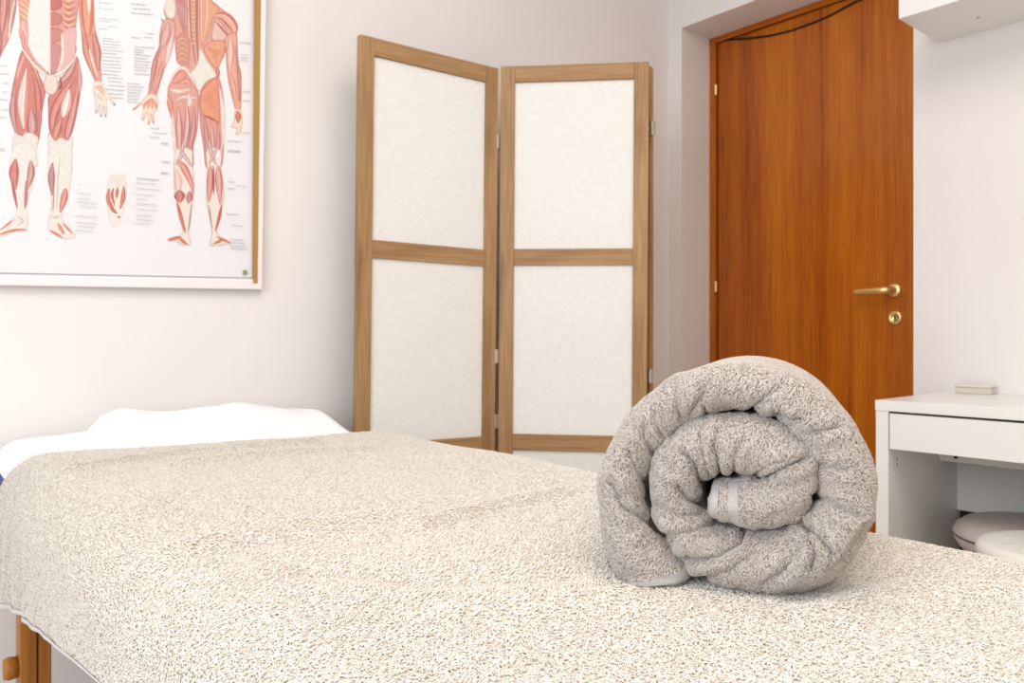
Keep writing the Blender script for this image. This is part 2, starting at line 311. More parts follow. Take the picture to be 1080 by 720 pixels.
def tufts(P, N, comb, length, height, rad, jit=.8):
    n = len(P); comb = np.broadcast_to(np.asarray(comb, float), (n, 3))
    T = comb - N*np.sum(comb*N, 1, keepdims=True) + rng.normal(size=(n, 3))*jit*.5; T -= N*np.sum(T*N, 1, keepdims=True)
    T /= np.maximum(np.linalg.norm(T, axis=1, keepdims=True), 1e-9); S = np.cross(N, T)
    L = length*rng.uniform(.6, 1.25, (n, 1)); Hh = height*rng.uniform(.6, 1.3, (n, 1)); r = rad*rng.uniform(.75, 1.2, (n, 1)); bend = rng.normal(size=(n, 1))*.25
    c = [P-N*rad, P+T*L*.18+N*Hh*.75, P+T*L*.6+N*Hh+S*L*bend*.5, P+T*L+N*Hh*.45+S*L*bend]
    ax = [N, (N+T)*.7071, T, (T-N*.5)*.9]; rr = [.8, 1., 1., .55]; V = []
    for k in range(4):
        U = np.cross(S, ax[k]); U /= np.maximum(np.linalg.norm(U, axis=1, keepdims=True), 1e-9)
        for a in (math.pi/2, math.pi/2+2.094, math.pi/2+4.189): V.append(c[k]+(S*math.cos(a)+U*math.sin(a))*r*rr[k])
    V = np.stack(V, 1); base = (np.arange(n)*12)[:, None]; Q = []
    for k in range(3):
        for j in range(3): Q.append(np.array([k*3+j, k*3+(j+1) % 3, (k+1)*3+(j+1) % 3, (k+1)*3+j]))
    Q = (base[:, None, :]+np.array(Q)[None]).reshape(-1, 4); Tn = base+np.array([9, 11, 10])
    return V.reshape(-1, 3), Q, Tn, np.repeat(.5+.5*rng.random(n), 12)
def join(parts):
    V = []; Q = []; T = []; S = []; b = 0
    for v, q, t, s in parts:
        V.append(v); Q.append(q+b); S.append(s)
        if t is not None: T.append(t+b)
        b += len(v)
    return np.concatenate(V), np.concatenate(Q), (np.concatenate(T) if T else None), np.concatenate(S)

# table surface under the big towel
def ztop(X, Y): return .672+.018*np.clip((Y-.3)/.9, 0, 1)
wr = [ # ridges on the cream towel: image-free world polylines (x, y) and height, width
    ([(150, 588), (300, 562), (430, 545)], .005, .02), ([(200, 492), (310, 484), (390, 480)], .004, .016), ([(440, 556), (520, 536), (590, 524)], .005, .014),
    ([(80, 500), (200, 482), (330, 472)], .004, .014), ([(480, 640), (580, 632), (660, 622)], .004, .014), ([(130, 470), (250, 466)], -.003, .01), ([(500, 500), (640, 520), (700, 540)], .003, .02),
    ([(330, 600), (450, 610), (600, 600)], -.003, .02), ([(60, 540), (110, 600), (190, 660)], .003, .02), ([(860, 640), (960, 610), (1060, 612)], .003, .02)]
wr = [(np.array([hit(x, y, (0, 0, .685), (0, 0, 1))[:2] for x, y in l]), h, s) for l, h, s in wr]
def polydist(P, L):
    best = np.full(len(P), 1e9)
    for a, b in zip(L[:-1], L[1:]):
        ab = b-a; t = np.clip(((P-a)@ab)/max(ab@ab, 1e-12), 0, 1); best = np.minimum(best, np.linalg.norm(P-(a+t[:, None]*ab), axis=1))
    return best
def blanket():
    XL, XRt = .198, 1.0; r = .085; r2 = .055; NY = 420
    Ys = np.linspace(-.14, 1.0, NY); G = []; NU = 300
    hemL = lambda Y: .453+(1.607-Y)*.145
    rows = []
    for v in np.linspace(0, 1, NY):
        # arc-length profile: left drape, round, top, round, right drape
        Yn = -.14+v*1.85; zt = ztop(0, Yn); hz = hemL(Yn)
        L1 = zt-r-hz; L2 = r*math.pi/2; L4 = r2*math.pi/2; L3 = XRt-XL-r-r2; L5 = .26; tot = 0
        s = np.concatenate([np.linspace(0, L1, 50, endpoint=False), L1+np.linspace(0, L2, 20, endpoint=False), L1+L2+np.linspace(0, L3, 180, endpoint=False), L1+L2+L3+np.linspace(0, L4, 20, endpoint=False), L1+L2+L4+L3+np.linspace(0, L5, 30)])
        X = np.empty_like(s); Z = np.empty_like(s)
        a = s < L1; X[a] = XL; Z[a] = hz+s[a]
        b = (s >= L1) & (s < L1+L2); t = (s[b]-L1)/r; X[b] = XL+r-r*np.cos(t); Z[b] = zt-r+r*np.sin(t)
        c = (s >= L1+L2) & (s < L1+L2+L3); X[c] = XL+r+s[c]-L1-L2; Z[c] = zt
        d = (s >= L1+L2+L3) & (s < L1+L2+L4+L3); t = (s[d]-L1-L2-L3)/r2; X[d] = XRt-r2+r2*np.sin(t); Z[d] = zt-r2+r2*np.cos(t)
        e = s >= L1+L2+L4+L3; X[e] = XRt; Z[e] = zt-r2-(s[e]-L1-L2-L4-L3)
        Xe = np.clip(X, .2, 1.0)
        yend = np.interp(Xe, [.2, .25, .34, .534, .73, 1.0], [1.715, 1.722, 1.724, 1.684, 1.655, 1.628])+.004*np.sin(X*31)
        yend = yend + np.where(a, -.0*(zt-Z), 0)
        Y = -.14+v*(yend+.14)
        rows.append(np.stack([X, Y, Z], 1))
    G = np.array(rows); P = G.reshape(-1, 3).copy(); O = P.copy()
    top = (O[:, 2] > .62) & (O[:, 0] > .215) & (O[:, 0] < .985)
    drop = np.clip((.64-O[:, 2])/.2, 0, 1)
    L = O[:, 0] < .21; Rr = O[:, 0] > .99
    wave = np.sin(O[:, 1]*22+2.0*np.sin(O[:, 1]*5))*.006*np.clip((O[:, 1]-1.25)/.2, .15, 1)+np.sin(O[:, 1]*71+1)*.004*np.clip((O[:, 1]-1.1)/.4, 0, 1)
    P[L, 0] += (wave-.004)[L]*drop[L]
    P[Rr, 0] += (np.sin(O[:, 1]*20)*.012+.004)[Rr]*drop[Rr]
    dz = vnoise(O*np.array([1, 1.0, .3]), 6, 3)*.0028+vnoise(O*np.array([1.6, 1, .3]), 17, 4)*.0012
    for l, h, s in wr: dz += 2.6*h*np.exp(-(polydist(O[:, :2], l)/s)**2)*np.where(O[:, 2] > .6, 1, 0)
    dz += .008*np.exp(-((O[:, 1]-1.66)/.06)**2)*0
    k = np.clip((O[:, 2]-.60)/.06, 0, 1); P[:, 2] += np.maximum(dz+.002, -.006)*k
    # far edge rolls down onto the sheet
    V, Q = grid_mesh('t', P.reshape(G.shape)); V = V.copy()
    N = vnormals(V, Q)
    if N[len(N)//2+150][2] < 0: N = -N; Q = Q[:, ::-1]
    if (N[:, 2].mean()) < 0: N = -N; Q = Q[:, ::-1]
    ctr = V[Q].mean(1)
    vis = (ctr[:, 1] > -.14)
    hemf = np.zeros(len(Q), bool); ii = np.arange(len(Q)); nv = G.shape[1]-1; colj = ii % nv; hemf = colj < 4
    keep = vis & ~hemf & (ctr[:, 0] < 1.05)
    PT, NN = scatter(V, N, Q, keep & ~((ctr[:, 2] < .60) & (ctr[:, 0] > .9)), .00225)
    comb = np.stack([.7+.7*vnoise(PT, 5, 9), -.5+.8*vnoise(PT, 5, 12), -.5*np.ones(len(PT))], 1)
    tv, tq, tt, ts = tufts(PT, NN, comb, .0044, .0019, .00078)
    back = V-N*.004
    parts = [(V, Q, None, np.full(len(V), .35)), (back, Q[:, ::-1], None, np.full(len(V), .5)), (tv, tq, tt, ts)]  # base cloth coloured darker than the tufts, painted shade for the pits
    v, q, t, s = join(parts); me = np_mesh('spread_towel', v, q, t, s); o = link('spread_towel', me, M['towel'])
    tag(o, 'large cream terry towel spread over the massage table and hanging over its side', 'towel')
    # hem band on the left lower edge
    R2 = V.reshape(G.shape)[:, :4]; N2 = N.reshape(G.shape)[:, :4]
    hv = np.concatenate([(R2+N2*.003).reshape(-1, 3), (R2-N2*.004).reshape(-1, 3)]); nn = R2.shape[0]*4
    gi = np.array([[i*4+j, (i+1)*4+j, (i+1)*4+j+1, i*4+j+1] for i in range(R2.shape[0]-1) for j in range(3)])
    edge = np.array([[i*4, nn+i*4, nn+(i+1)*4, (i+1)*4] for i in range(R2.shape[0]-1)])
    hme = np_mesh('hem', hv, np.concatenate([gi, gi+nn, edge])); link('hem', hme, M['hemw'], o)
blanket()

# white sheet over the head end with a pillow lump below it
def sheet():
    nu, nv = 150, 130; XL, XRt = .207, .995; r = .06; rows = []
    for v in np.linspace(0, 1, nv):
        Yb = 1.59+v*.415; row = []
        drL = np.interp(Yb, [1.48, 1.66, 1.75, 2.0], [.01, .012, .03, .10]); drR = .12
        L2 = r*math.pi/2; L3 = XRt-XL-2*r
        s = np.concatenate([np.linspace(0, drL, 16, endpoint=False), drL+np.linspace(0, L2, 12, endpoint=False), drL+L2+np.linspace(0, L3, 100, endpoint=False), drL+L2+L3+np.linspace(0, L2, 12, endpoint=False), drL+2*L2+L3+np.linspace(0, drR, 14)])
        for t in s:
            if t < drL: x, z = XL, -r-(drL-t)
            elif t < drL+L2: a = (t-drL)/r; x, z = XL+r-r*math.cos(a), -r+r*math.sin(a)
            elif t < drL+L2+L3: x, z = XL+r+t-drL-L2, 0
            elif t < drL+2*L2+L3: a = (t-drL-L2-L3)/r; x, z = XRt-r+r*math.sin(a), -r+r*math.cos(a)
            else: x, z = XRt, -r-(t-drL-2*L2-L3)
            row.append((x, Yb, z))
        rows.append(row)
    G = np.array(rows); O = G.reshape(-1, 3); P = O.copy(); X, Y = O[:, 0], O[:, 1]
    base = .676
    prof = np.interp(X, [.19, .22, .27, .34, .40, .43, .47, .52, .60, .68, .74, .80, .87, .93, 1.0], [.01, .016, .022, .022, .030, .066, .078, .070, .066, .070, .078, .068, .050, .045, .018])
    for _ in range(1): pass
    bumpY = np.clip((Y-1.72)/.19, 0, 1); bumpY = bumpY*bumpY*(3-2*bumpY)
    fall = np.clip((2.005-Y)/.03, 0, 1)**.5
    top = np.clip(1+O[:, 2]/r, 0, 1)
    P[:, 2] = base + O[:, 2] + prof*bumpY*fall*np.maximum(top, .0) + (vnoise(O, 9, 21)*.005+np.abs(vnoise(O*np.array([1, .5, 1]), 14, 22))*.005)*bumpY*top
    V, Q = grid_mesh('s', P.reshape(G.shape)); N = vnormals(V, Q)
    if N[:, 2].mean() < 0: N = -N; Q = Q[:, ::-1]
    ct = V[Q].mean(1); Q = Q[~((ct[:, 0] < .3) & (ct[:, 2] < .650))]
    n = len(V); bk = V-N*.0015; v, q, t, s = join([(V, Q, None, np.zeros(n)), (bk, Q[:, ::-1], None, np.zeros(n))])
    me = np_mesh('white_sheet', v, q, t); o = link('white_sheet', me, M['sheet'])
    tag(o, 'smooth white sheet over the head end of the massage table, by the poster wall', 'sheet')
sheet()
# ------------------------------------------------------------------ rolled towel
def roll():
    k = 2.571; A60 = math.radians(60); a = np.array([math.sin(A60), math.cos(A60), 0]); R = np.array([math.cos(A60), -math.sin(A60), 0])
    C0 = CAM+ray(778, 500)*.748
    S = np.array([(362, 424, 40), (375, 425, 56), (410, 428, 62), (450, 430, 66), (510, 429, 68), (560, 408, 70), (578, 355, 71), (545, 298, 78), (480, 272, 83), (400, 271, 84), (325, 290, 82), (274, 345, 79), (264, 420, 73), (286, 490, 76), (340, 550, 82),
        (420, 585, 88), (520, 593, 93), (615, 577, 96), (690, 520, 94), (730, 435, 87), (730, 340, 86), (690, 250, 84), (620, 177, 80), (530, 130, 75), (430, 115, 73), (330, 132, 73), (240, 180, 73), (170, 250, 73), (128, 340, 74), (120, 430, 74), (137, 510, 80), (168, 575, 92), (196, 606, 104), (206, 645, 114)], float)
    sc = np.interp(np.arange(len(S)), [14, 18], [1, .962])[:, None]; o_ = S[:, :2].copy(); piv = np.array([150, 470]); S[:, :2] = o_+.5*((piv+(o_-piv)*sc)-o_)
    rad = o_-np.array([430, 400]); outp = o_+rad/np.linalg.norm(rad, axis=1, keepdims=True)*S[:, 2:3]; dsh = .5*np.sum((piv+(outp-piv)*sc-outp)*rad/np.linalg.norm(rad, axis=1, keepdims=True), 1); S[:, 2] += np.minimum(dsh, 0)
    # Catmull-Rom resample
    pts = []
    for i in range(len(S)-1):
        p0, p1, p2, p3 = S[max(i-1, 0)], S[i], S[i+1], S[min(i+2, len(S)-1)]
        for t in np.linspace(0, 1, 24, endpoint=False): pts.append(.5*((2*p1)+(-p0+p2)*t+(2*p0-5*p1+4*p2-p3)*t*t+(-p0+3*p1-3*p2+p3)*t**3))
    pts.append(S[-1]); pts = np.array(pts)
    def toplane(q): p = hit(610+q[0]/k, 360+q[1]/k, C0, a); return np.array([(p-C0)@R, p[2]])
    c2 = np.array([toplane(p) for p in pts]); hw = pts[:, 2]/k/F*.748*.91
    d = np.gradient(c2, axis=0); arc = np.concatenate([[0], np.cumsum(np.linalg.norm(np.diff(c2, axis=0), axis=1))])
    n_s = 820; ss = np.linspace(0, arc[-1], n_s); c2 = np.stack([np.interp(ss, arc, c2[:, i]) for i in (0, 1)], 1); hw = np.interp(ss, arc, hw)
    ker = np.hanning(15); ker /= ker.sum(); 
    for i in (0, 1): c2[7:-7, i] = np.convolve(c2[:, i], ker, 'valid')
    d = np.gradient(c2, axis=0); d /= np.linalg.norm(d, axis=1, keepdims=True); n2 = np.stack([-d[:, 1], d[:, 0]], 1)
    n2s = np.sign(np.sum(n2*(c2-c2[:200].mean(0)), 1).mean()); n2 = n2*n2s      # outward
    # ends: rounded
    e0 = np.clip(ss/.004, 0, 1); e1 = np.clip((arc[-1]-ss)/.003, 0, 1); endf = np.sqrt(1-(1-e0)**2)*np.sqrt(1-(1-e1)**2); endf = np.maximum(endf, .02)
    # outline profile
    LEN = .30; NF = 64; NS = 40; NB = 20
    th = np.linspace(-math.pi/2, math.pi/2, NF); wv = np.sign(np.sin(th))*np.abs(np.sin(th))**1.0; dp = np.abs(np.cos(th))**.95
    side = np.linspace(0, 1, NS+1)[1:]**1.5
    W = np.concatenate([wv, np.ones(NS), np.linspace(1, -1, NB)[1:-1], -np.ones(NS)[:]]); 
    Dn = np.concatenate([dp*1., -side*LEN/.03, np.full(NB-2, -LEN/.03), -side[::-1]*LEN/.03])
    B = np.minimum(.036, hw*1.4)*endf**.4
    nW = len(W); ctr = c2[:, None, :]+n2[:, None, :]*(W[None, :]*hw[:, None]*endf[:, None])[..., None]
    depth = np.where(Dn[None, :] > 0, Dn[None, :]*B[:, None], Dn[None, :]*.03)
    depth = depth + .006*np.sin(ss*14+.6)[:, None]*np.exp(-np.maximum(-depth, 0)/.05)
    G = C0*np.array([1, 1, 0])+R*ctr[..., 0:1]+np.array([0, 0, 1])*ctr[..., 1:2]-a*depth[..., None]
    V, Q = grid_mesh('r', G, True); N = vnormals(V, Q)
    mid = (0*nW+0); t = N[n_s//2*nW+NF//2]
    if t@(-a) < 0: N = -N; Q = Q[:, ::-1]
    # creases traced on the photo's face, pressed into the pile
    U, Y = proj(V); cu = (U-610)*k; cyy = (Y-360)*k; PC = np.stack([cu, cyy], 1)
    front = np.clip(np.tile(np.where(Dn > 0, 1., np.exp(Dn*.03/.03)), n_s), 0, 1)
    cr = [([(382, 345), (366, 285), (376, 240)], .0065, 8), ([(330, 378), (318, 330), (284, 300)], .008, 10), ([(88, 385), (120, 450), (175, 480), (255, 545)], .007, 10), ([(278, 205), (262, 165), (264, 120)], .006, 9), ([(300, 198), (325, 165), (335, 140)], .005, 9),
          ([(535, 200), (575, 215), (600, 212)], .008, 10), ([(640, 245), (665, 240), (700, 232)], .006, 10), ([(300, 592), (380, 585), (440, 545), (450, 515)], .008, 10), ([(632, 612), (645, 575), (610, 500)], .009, 9), ([(610, 495), (655, 530), (685, 570)], .008, 9),
          ([(340, 445), (300, 430), (272, 395)], .007, 9), ([(490, 372), (540, 352), (610, 318)], .009, 10), ([(470, 358), (520, 330), (560, 322)], .004, 9), ([(250, 345), (235, 310), (262, 262)], .003, 10), ([(420, 355), (425, 310), (445, 270)], .003, 9), ([(352, 350), (338, 300), (330, 255)], .004, 8),
          ([(200, 300), (178, 260), (180, 230)], .005, 10), ([(225, 250), (205, 215), (208, 190)], .005, 9), ([(180, 380), (150, 330), (140, 300)], .004, 10), ([(470, 185), (520, 140), (560, 120)], .004, 10), ([(650, 330), (690, 345), (730, 350)], .005, 10), ([(640, 420), (690, 440), (750, 470)], .005, 12), ([(500, 660), (560, 620), (610, 560)], .005, 12),
          ([(250, 520), (310, 515), (370, 490)], .004, 9), ([(215, 440), (265, 470), (330, 470)], .004, 9), ([(330, 640), (410, 620), (480, 570)], .004, 12), ([(700, 600), (740, 560), (770, 500)], .004, 14), ([(350, 110), (340, 160), (345, 190)], .004, 9), ([(160, 560), (215, 580), (290, 590)], .004, 12), ([(600, 470), (560, 455), (530, 470)], .002, 10)]
    disp = np.zeros(len(V))
    for l, h, s in cr:
        l = np.array(l, float); dd = polydist(PC, l); disp -= .8*h*np.exp(-(dd/(s*.85))**2); disp += h*.28*np.exp(-((dd-s*2.6)/(s*1.5))**2)
    disp += vnoise(V, 38, 5)*.0022+vnoise(V, 80, 6)*.0010
    V = V+N*(disp*front)[:, None]; N2 = vnormals(V, Q); N = N2 if (N2*N).sum() > 0 else -N2
    print('roll zmin', V[:, 2].min()); V[:, 2] = np.maximum(V[:, 2], ztop(0, V[:, 1])+.005)
    # pile
    bandless = 0; fi = np.arange(len(Q)); si = fi // nW; wi = fi % nW
    depthq = depth.ravel()[Q].mean(1); outer = (W[wi] > .9)
    lastturn = ss[np.minimum(si, n_s-1)] > arc[-1]*.42
    bandA = (ss[si] > .0004) & (ss[si] < .0080); bandB = (ss[si] > .0172) & (ss[si] < .0262); bandC = ss[si] > arc[-1]-.0095
    frontf = (depthq > .005)
    keep = (frontf | (outer & lastturn)) & ~((bandA | bandB | bandC) & (depthq > -.06))
    PT, NN = scatter(V, N, Q, keep, .00128)
    rel = (PT-C0); ang = np.arctan2(rel[:, 2], rel@R); comb = np.stack([.3*np.cos(ang+1.2), .3*np.sin(ang*2), -.9+0*ang], 1)+np.stack([vnoise(PT, 25, 31), vnoise(PT, 25, 32), vnoise(PT, 25, 33)], 1)*1.2
    tv, tq, tt, ts = tufts(PT, NN, comb, .0033, .0013, .00052, 1.1)
    cap0 = np.arange(nW)[None, :]; v, q, t, s = join([(V, Q, None, np.full(len(V), .25)), (tv, tq, tt, ts)])  # darker base colour paints shade between tufts and into the spiral gaps
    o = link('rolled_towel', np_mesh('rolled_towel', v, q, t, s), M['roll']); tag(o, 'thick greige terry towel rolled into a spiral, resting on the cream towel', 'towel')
    for nm, band in (('hem', bandA), ('hem', bandB), ('hem', bandC)):
        qq = Q[band & (depthq > -.10) & ((wi < NF+16) | (wi > nW-17))]; idx, inv = np.unique(qq, return_inverse=True)
        vv = V[idx]+N[idx]*.0010; vb = V[idx]-N[idx]*.001; qn = inv.reshape(-1, 4)
        hme = np_mesh('hem', np.concatenate([vv, vb]), np.concatenate([qn, qn[:, ::-1]+len(idx)])); h = link('hem', hme, M['hem'], o); h['label'] = 'flat woven grey hem band'
roll()

# ------------------------------------------------------------------ anatomy poster
K = 290/1080; YP = YW-.012
def pc(x, y, off=0.):
    """poster crop units -> point on the poster plane"""
    p = hit(x*K, y*K, (0, YP-off, 0), (0, 1, 0)); return p
pt = t_ = NT('printed_ink'); ca = t_.n('ShaderNodeVertexColor'); ca.layer_name = 'ink'
tc = t_.n('ShaderNodeTexCoord'); mp = t_.n('ShaderNodeMapping'); mp.inputs['Scale'].default_value = (500, 1, 60); nz = t_.n('ShaderNodeTexNoise'); nz.inputs['Scale'].default_value = 1; nz.inputs['Detail'].default_value = 3
mr = t_.n('ShaderNodeMapRange'); mr.inputs[1].default_value = .3; mr.inputs[2].default_value = .7; mr.inputs[3].default_value = .86; mr.inputs[4].default_value = 1.08
mxx = t_.n('ShaderNodeMix', data_type='RGBA', blend_type='MULTIPLY'); mxx.inputs[0].default_value = 1
t_.l(tc.outputs['Object'], mp.inputs[0]); t_.l(mp.outputs[0], nz.inputs['Vector']); t_.l(nz.outputs['Fac'], mr.inputs[0]); t_.l(ca.outputs[0], mxx.inputs[6]); t_.l(mr.outputs[0], mxx.inputs[7]); t_.l(mxx.outputs[2], t_.b.inputs['Base Color']); t_.b.inputs['Roughness'].default_value = .5
INK = t_.m
class Print:
    def __init__(s): s.v = []; s.f = []; s.c = []; s.lay = 0
    def smooth(s, P, closed, n=5):
        P = [np.array(p, float) for p in P]; out = []; m_ = len(P); R_ = range(m_) if closed else range(m_-1)
        for i in R_:
            g = (lambda j: P[j % m_]) if closed else (lambda j: P[min(max(j, 0), m_-1)])
            p0, p1, p2, p3 = g(i-1), g(i), g(i+1), g(i+2)
            for t in np.linspace(0, 1, n, endpoint=False): out.append(.5*((2*p1)+(-p0+p2)*t+(2*p0-5*p1+4*p2-p3)*t*t+(-p0+3*p1-3*p2+p3)*t**3))
        if not closed: out.append(P[-1])
        return out
    def clip(s, y): return y
    def poly(s, P, c, ce=None, sm=True):
        s.lay += 1; off = .0003+s.lay*.000012; Q = s.smooth(P, True, 4) if sm else [np.array(p, float) for p in P]; b = len(s.v)
        ce = ce or c; g = sum(Q)/len(Q); A = np.array(Q)
        # ring of edge ink then fill
        nrm = []
        m_ = len(Q)
        ar = sum(Q[i][0]*Q[(i+1) % m_][1]-Q[(i+1) % m_][0]*Q[i][1] for i in range(m_)); sg = 1 if ar > 0 else -1
        ins = []
        for i in range(m_):
            t = Q[(i+1) % m_]-Q[i-1]; t = t/max(np.linalg.norm(t), 1e-6); ins.append(Q[i]+np.array([-t[1], t[0]])*sg*5.0)
        for q in Q: s.v.append(pc(*q, off)); s.c.append(srgb(*ce))
        for q in ins: s.v.append(pc(*q, off)); s.c.append(srgb(*c))
        for i in range(m_): s.f.append((b+i, b+(i+1) % m_, b+m_+(i+1) % m_, b+m_+i))
        for t in tessellate_polygon([[Vector((q[0], q[1], 0)) for q in ins]]): s.f.append(tuple(b+m_+j for j in t))
    def stroke(s, P, ce, cc, hard=False):
        """spindle muscle: (x, y, halfwidth); dark borders and light core"""
        s.lay += 1; off = .0003+s.lay*.000012; Q = s.smooth(P, False, 6); n = len(Q); b = len(s.v)
        for i, q in enumerate(Q):
            d = Q[min(i+1, n-1)][:2]-Q[max(i-1, 0)][:2]; d = d/max(np.linalg.norm(d), 1e-6); nn = np.array([-d[1], d[0]]); e = 1 if hard else math.sin(math.pi*(.06+.88*i/(n-1)))**.6
            for w_, m_ in ((-1, 0), (-.78, .45), (-.55, .2), (-.3, .85), (0, 1), (.22, .6), (.45, .95), (.75, .3), (1, 0)):
                x, y = q[:2]+nn*w_*q[2]*e; s.v.append(pc(x, y, off)); col = [ce[j]*(1-m_)+(cc[j]*.75+246*.25 if q[2] > 6 else cc[j])*m_ for j in range(3)]; s.c.append(srgb(*col))
        for i in range(n-1):
            for j in range(8): s.f.append((b+i*9+j, b+(i+1)*9+j, b+(i+1)*9+j+1, b+i*9+j+1))
    def build(s, name, parent, base):
        me = bpy.data.meshes.new(name); me.from_pydata([tuple(p-base) for p in s.v], [], s.f); a = me.color_attributes.new('ink', 'FLOAT_COLOR', 'POINT')
        for i, c in enumerate(s.c): a.data[i].color = c
        return link(name, me, INK, parent)
RD, DR, PK, LP, OR, CRM, WHT, YL, GY = (204, 118, 106), (160, 88, 88), (220, 160, 150), (240, 206, 198), (224, 146, 112), (240, 228, 216), (236, 234, 228), (238, 214, 172), (206, 196, 190)
y2 = 558.6
base = np.array(pc(500, 700)); po = tag(empty('anatomy_poster', tuple(base)), 'framed anatomy chart poster of two red muscle figures on the wall', 'poster')
lx = -260; ty = -420
MB().add([pc(x, y, o)-base for o in (-.008, 0) for x, y in ((lx, ty), (1005, ty), (1001, y2+547), (lx, y2+514))], [(4, 5, 6, 7), (0, 3, 2, 1), (0, 1, 5, 4), (1, 2, 6, 5), (2, 3, 7, 6), (3, 0, 4, 7)]).build('print_sheet', flat('poster_paper', srgb(238, 236, 238), .35), po)
def bar(P, o0, o1, name, mat, bev=.0):
    MB().add([pc(x, y, o)-base for o in (o0, o1) for x, y in P], [(4, 5, 6, 7), (0, 3, 2, 1), (0, 1, 5, 4), (1, 2, 6, 5), (2, 3, 7, 6), (3, 0, 4, 7)]).build(name, mat, po, bev)
bar([(lx, y2+514), (1010, y2+538), (1032, y2+579), (lx, y2+558)], -.008, .012, 'frame_side', M['frame'], .003)
bar([(1016, ty), (1052, ty), (1030, y2+578), (1000, y2+534)], -.008, .012, 'frame_side', M['frame'], .002)
bar([(1001, ty), (1030, ty), (1012, y2+554), (994, y2+554)], .0005, .0128, 'gold_strip', M['gold'])
bar([(1000, ty), (1003, ty), (993, y2+536), (990, y2+536)], .0002, .0012, 'print_border', flat('border_pink', srgb(205, 178, 176), .5))
bar([(lx, y2+506), (990, y2+531), (990, y2+535), (lx, y2+511)], .0002, .0012, 'print_border', flat('border_grey', srgb(176, 168, 176), .5))
# front figure
f = Print(); S_, Pg = f.stroke, f.poly
Pg([(62, -150), (60, -60), (70, 0), (76, 60), (78, 120), (88, 190), (120, 240), (190, 300), (250, 280), (298, 210), (296, 150), (300, 90), (308, 30), (318, -60), (310, -150)], PK, RD)
for (x0, yy) in ((70, -20), (72, 5), (74, 30), (78, 55)): S_([(x0, yy, 5), (x0+22, yy+14, 6), (x0+40, yy+34, 4)], OR, YL)
S_([(90, 80, 14), (95, 130, 22), (100, 190, 12)], PK, (226, 170, 168)); S_([(88, 120, 5), (92, 160, 9), (95, 195, 4)], RD, PK)
Pg([(140, -150), (118, 0), (108, 60), (112, 120), (112, 180), (140, 235), (176, 272), (190, 290), (193, 200), (193, 80), (193, -150)], WHT, (222, 214, 206))
for i, (a_, b_) in enumerate(((-90, -20), (-8, 40), (52, 100), (112, 165), (178, 285))):
    Pg([(199, a_), (236, a_+3), (246, (a_+b_)/2), (238, b_-8), (222, b_), (199, b_-2)], [(206, 128, 120), (196, 118, 112), (204, 130, 124), (208, 140, 134), (206, 146, 142)][i], (176, 102, 100))
S_([(195, -150, 3), (195, 290, 3)], CRM, CRM, True)
for j, yy in enumerate((-60, -35, -10, 14, 38, 62, 86, 108)): S_([(246, yy, 4), (270, yy+14, 6), (296, yy-4+j, 4)], (206, 124, 96), YL)
for j, yy in enumerate((-48, -22, 3, 27, 51, 75, 98)): S_([(250, yy+2, 2.4), (270, yy+14, 3.2), (296, yy+2, 2.4)], RD, RD)
Pg([(250, 125), (298, 110), (296, 190), (290, 235), (232, 290), (240, 200)], (226, 184, 180), PK)
S_([(243, 130, 5), (246, 220, 5), (225, 285, 4)], CRM, CRM)
# thighs
Pg([(85, 200), (60, 290), (44, 370), (42, 440), (54, 500), (70, 526), (110, 542), (150, 540), (160, 470), (172, 400), (178, 350), (150, 290), (112, 225)], (210, 134, 124), DR)
Pg([(302, 220), (318, 300), (318, 350), (304, 430), (284, 500), (266, 550), (212, 552), (192, 500), (190, 430), (190, 380), (225, 335), (262, 290)], (210, 134, 124), DR)
S_([(98, 215, 8), (80, 260, 12), (64, 310, 8)], RD, PK); S_([(112, 230, 5), (140, 280, 9), (160, 345, 8)], DR, OR)
S_([(104, 270, 8), (92, 350, 22), (86, 430, 22), (94, 505, 10)], (196, 110, 100), (246, 232, 222)); S_([(134, 285, 8), (148, 360, 14), (152, 440, 12), (146, 500, 6)], DR, (214, 120, 96))
S_([(58, 350, 8), (50, 430, 14), (62, 518, 10)], DR, (206, 146, 144)); S_([(122, 430, 12), (128, 490, 23), (126, 538, 14)], DR, (216, 160, 160)); S_([(162, 410, 5), (156, 470, 8), (150, 555, 5)], DR, RD)
S_([(296, 300, 10), (248, 370, 16), (212, 450, 18), (205, 530, 12)], DR, (222, 136, 116)); S_([(300, 230, 6), (270, 290, 14), (215, 345, 10)], DR, PK); S_([(310, 250, 6), (314, 320, 9), (306, 380, 6)], RD, PK)
S_([(272, 350, 8), (260, 410, 20), (248, 460, 14)], (214, 150, 136), (246, 240, 230), ); S_([(306, 340, 10), (290, 430, 15), (268, 520, 16), (266, 545, 8)], DR, (226, 150, 138)); S_([(238, 470, 10), (224, 510, 18), (214, 546, 10)], DR, OR); S_([(236, 300, 3), (240, 340, 5), (225, 350, 3)], DR, DR)
S_([(86, 190, 6), (130, 250, 6), (176, 292, 8), (196, 300, 8)], (214, 190, 176), CRM); S_([(298, 225, 5), (260, 270, 6), (215, 298, 8), (196, 300, 8)], (214, 190, 176), CRM)
Pg([(178, 300), (200, 292), (220, 300), (228, 340), (215, 366), (198, 372), (180, 360), (172, 336)], (232, 216, 204), (190, 160, 150))
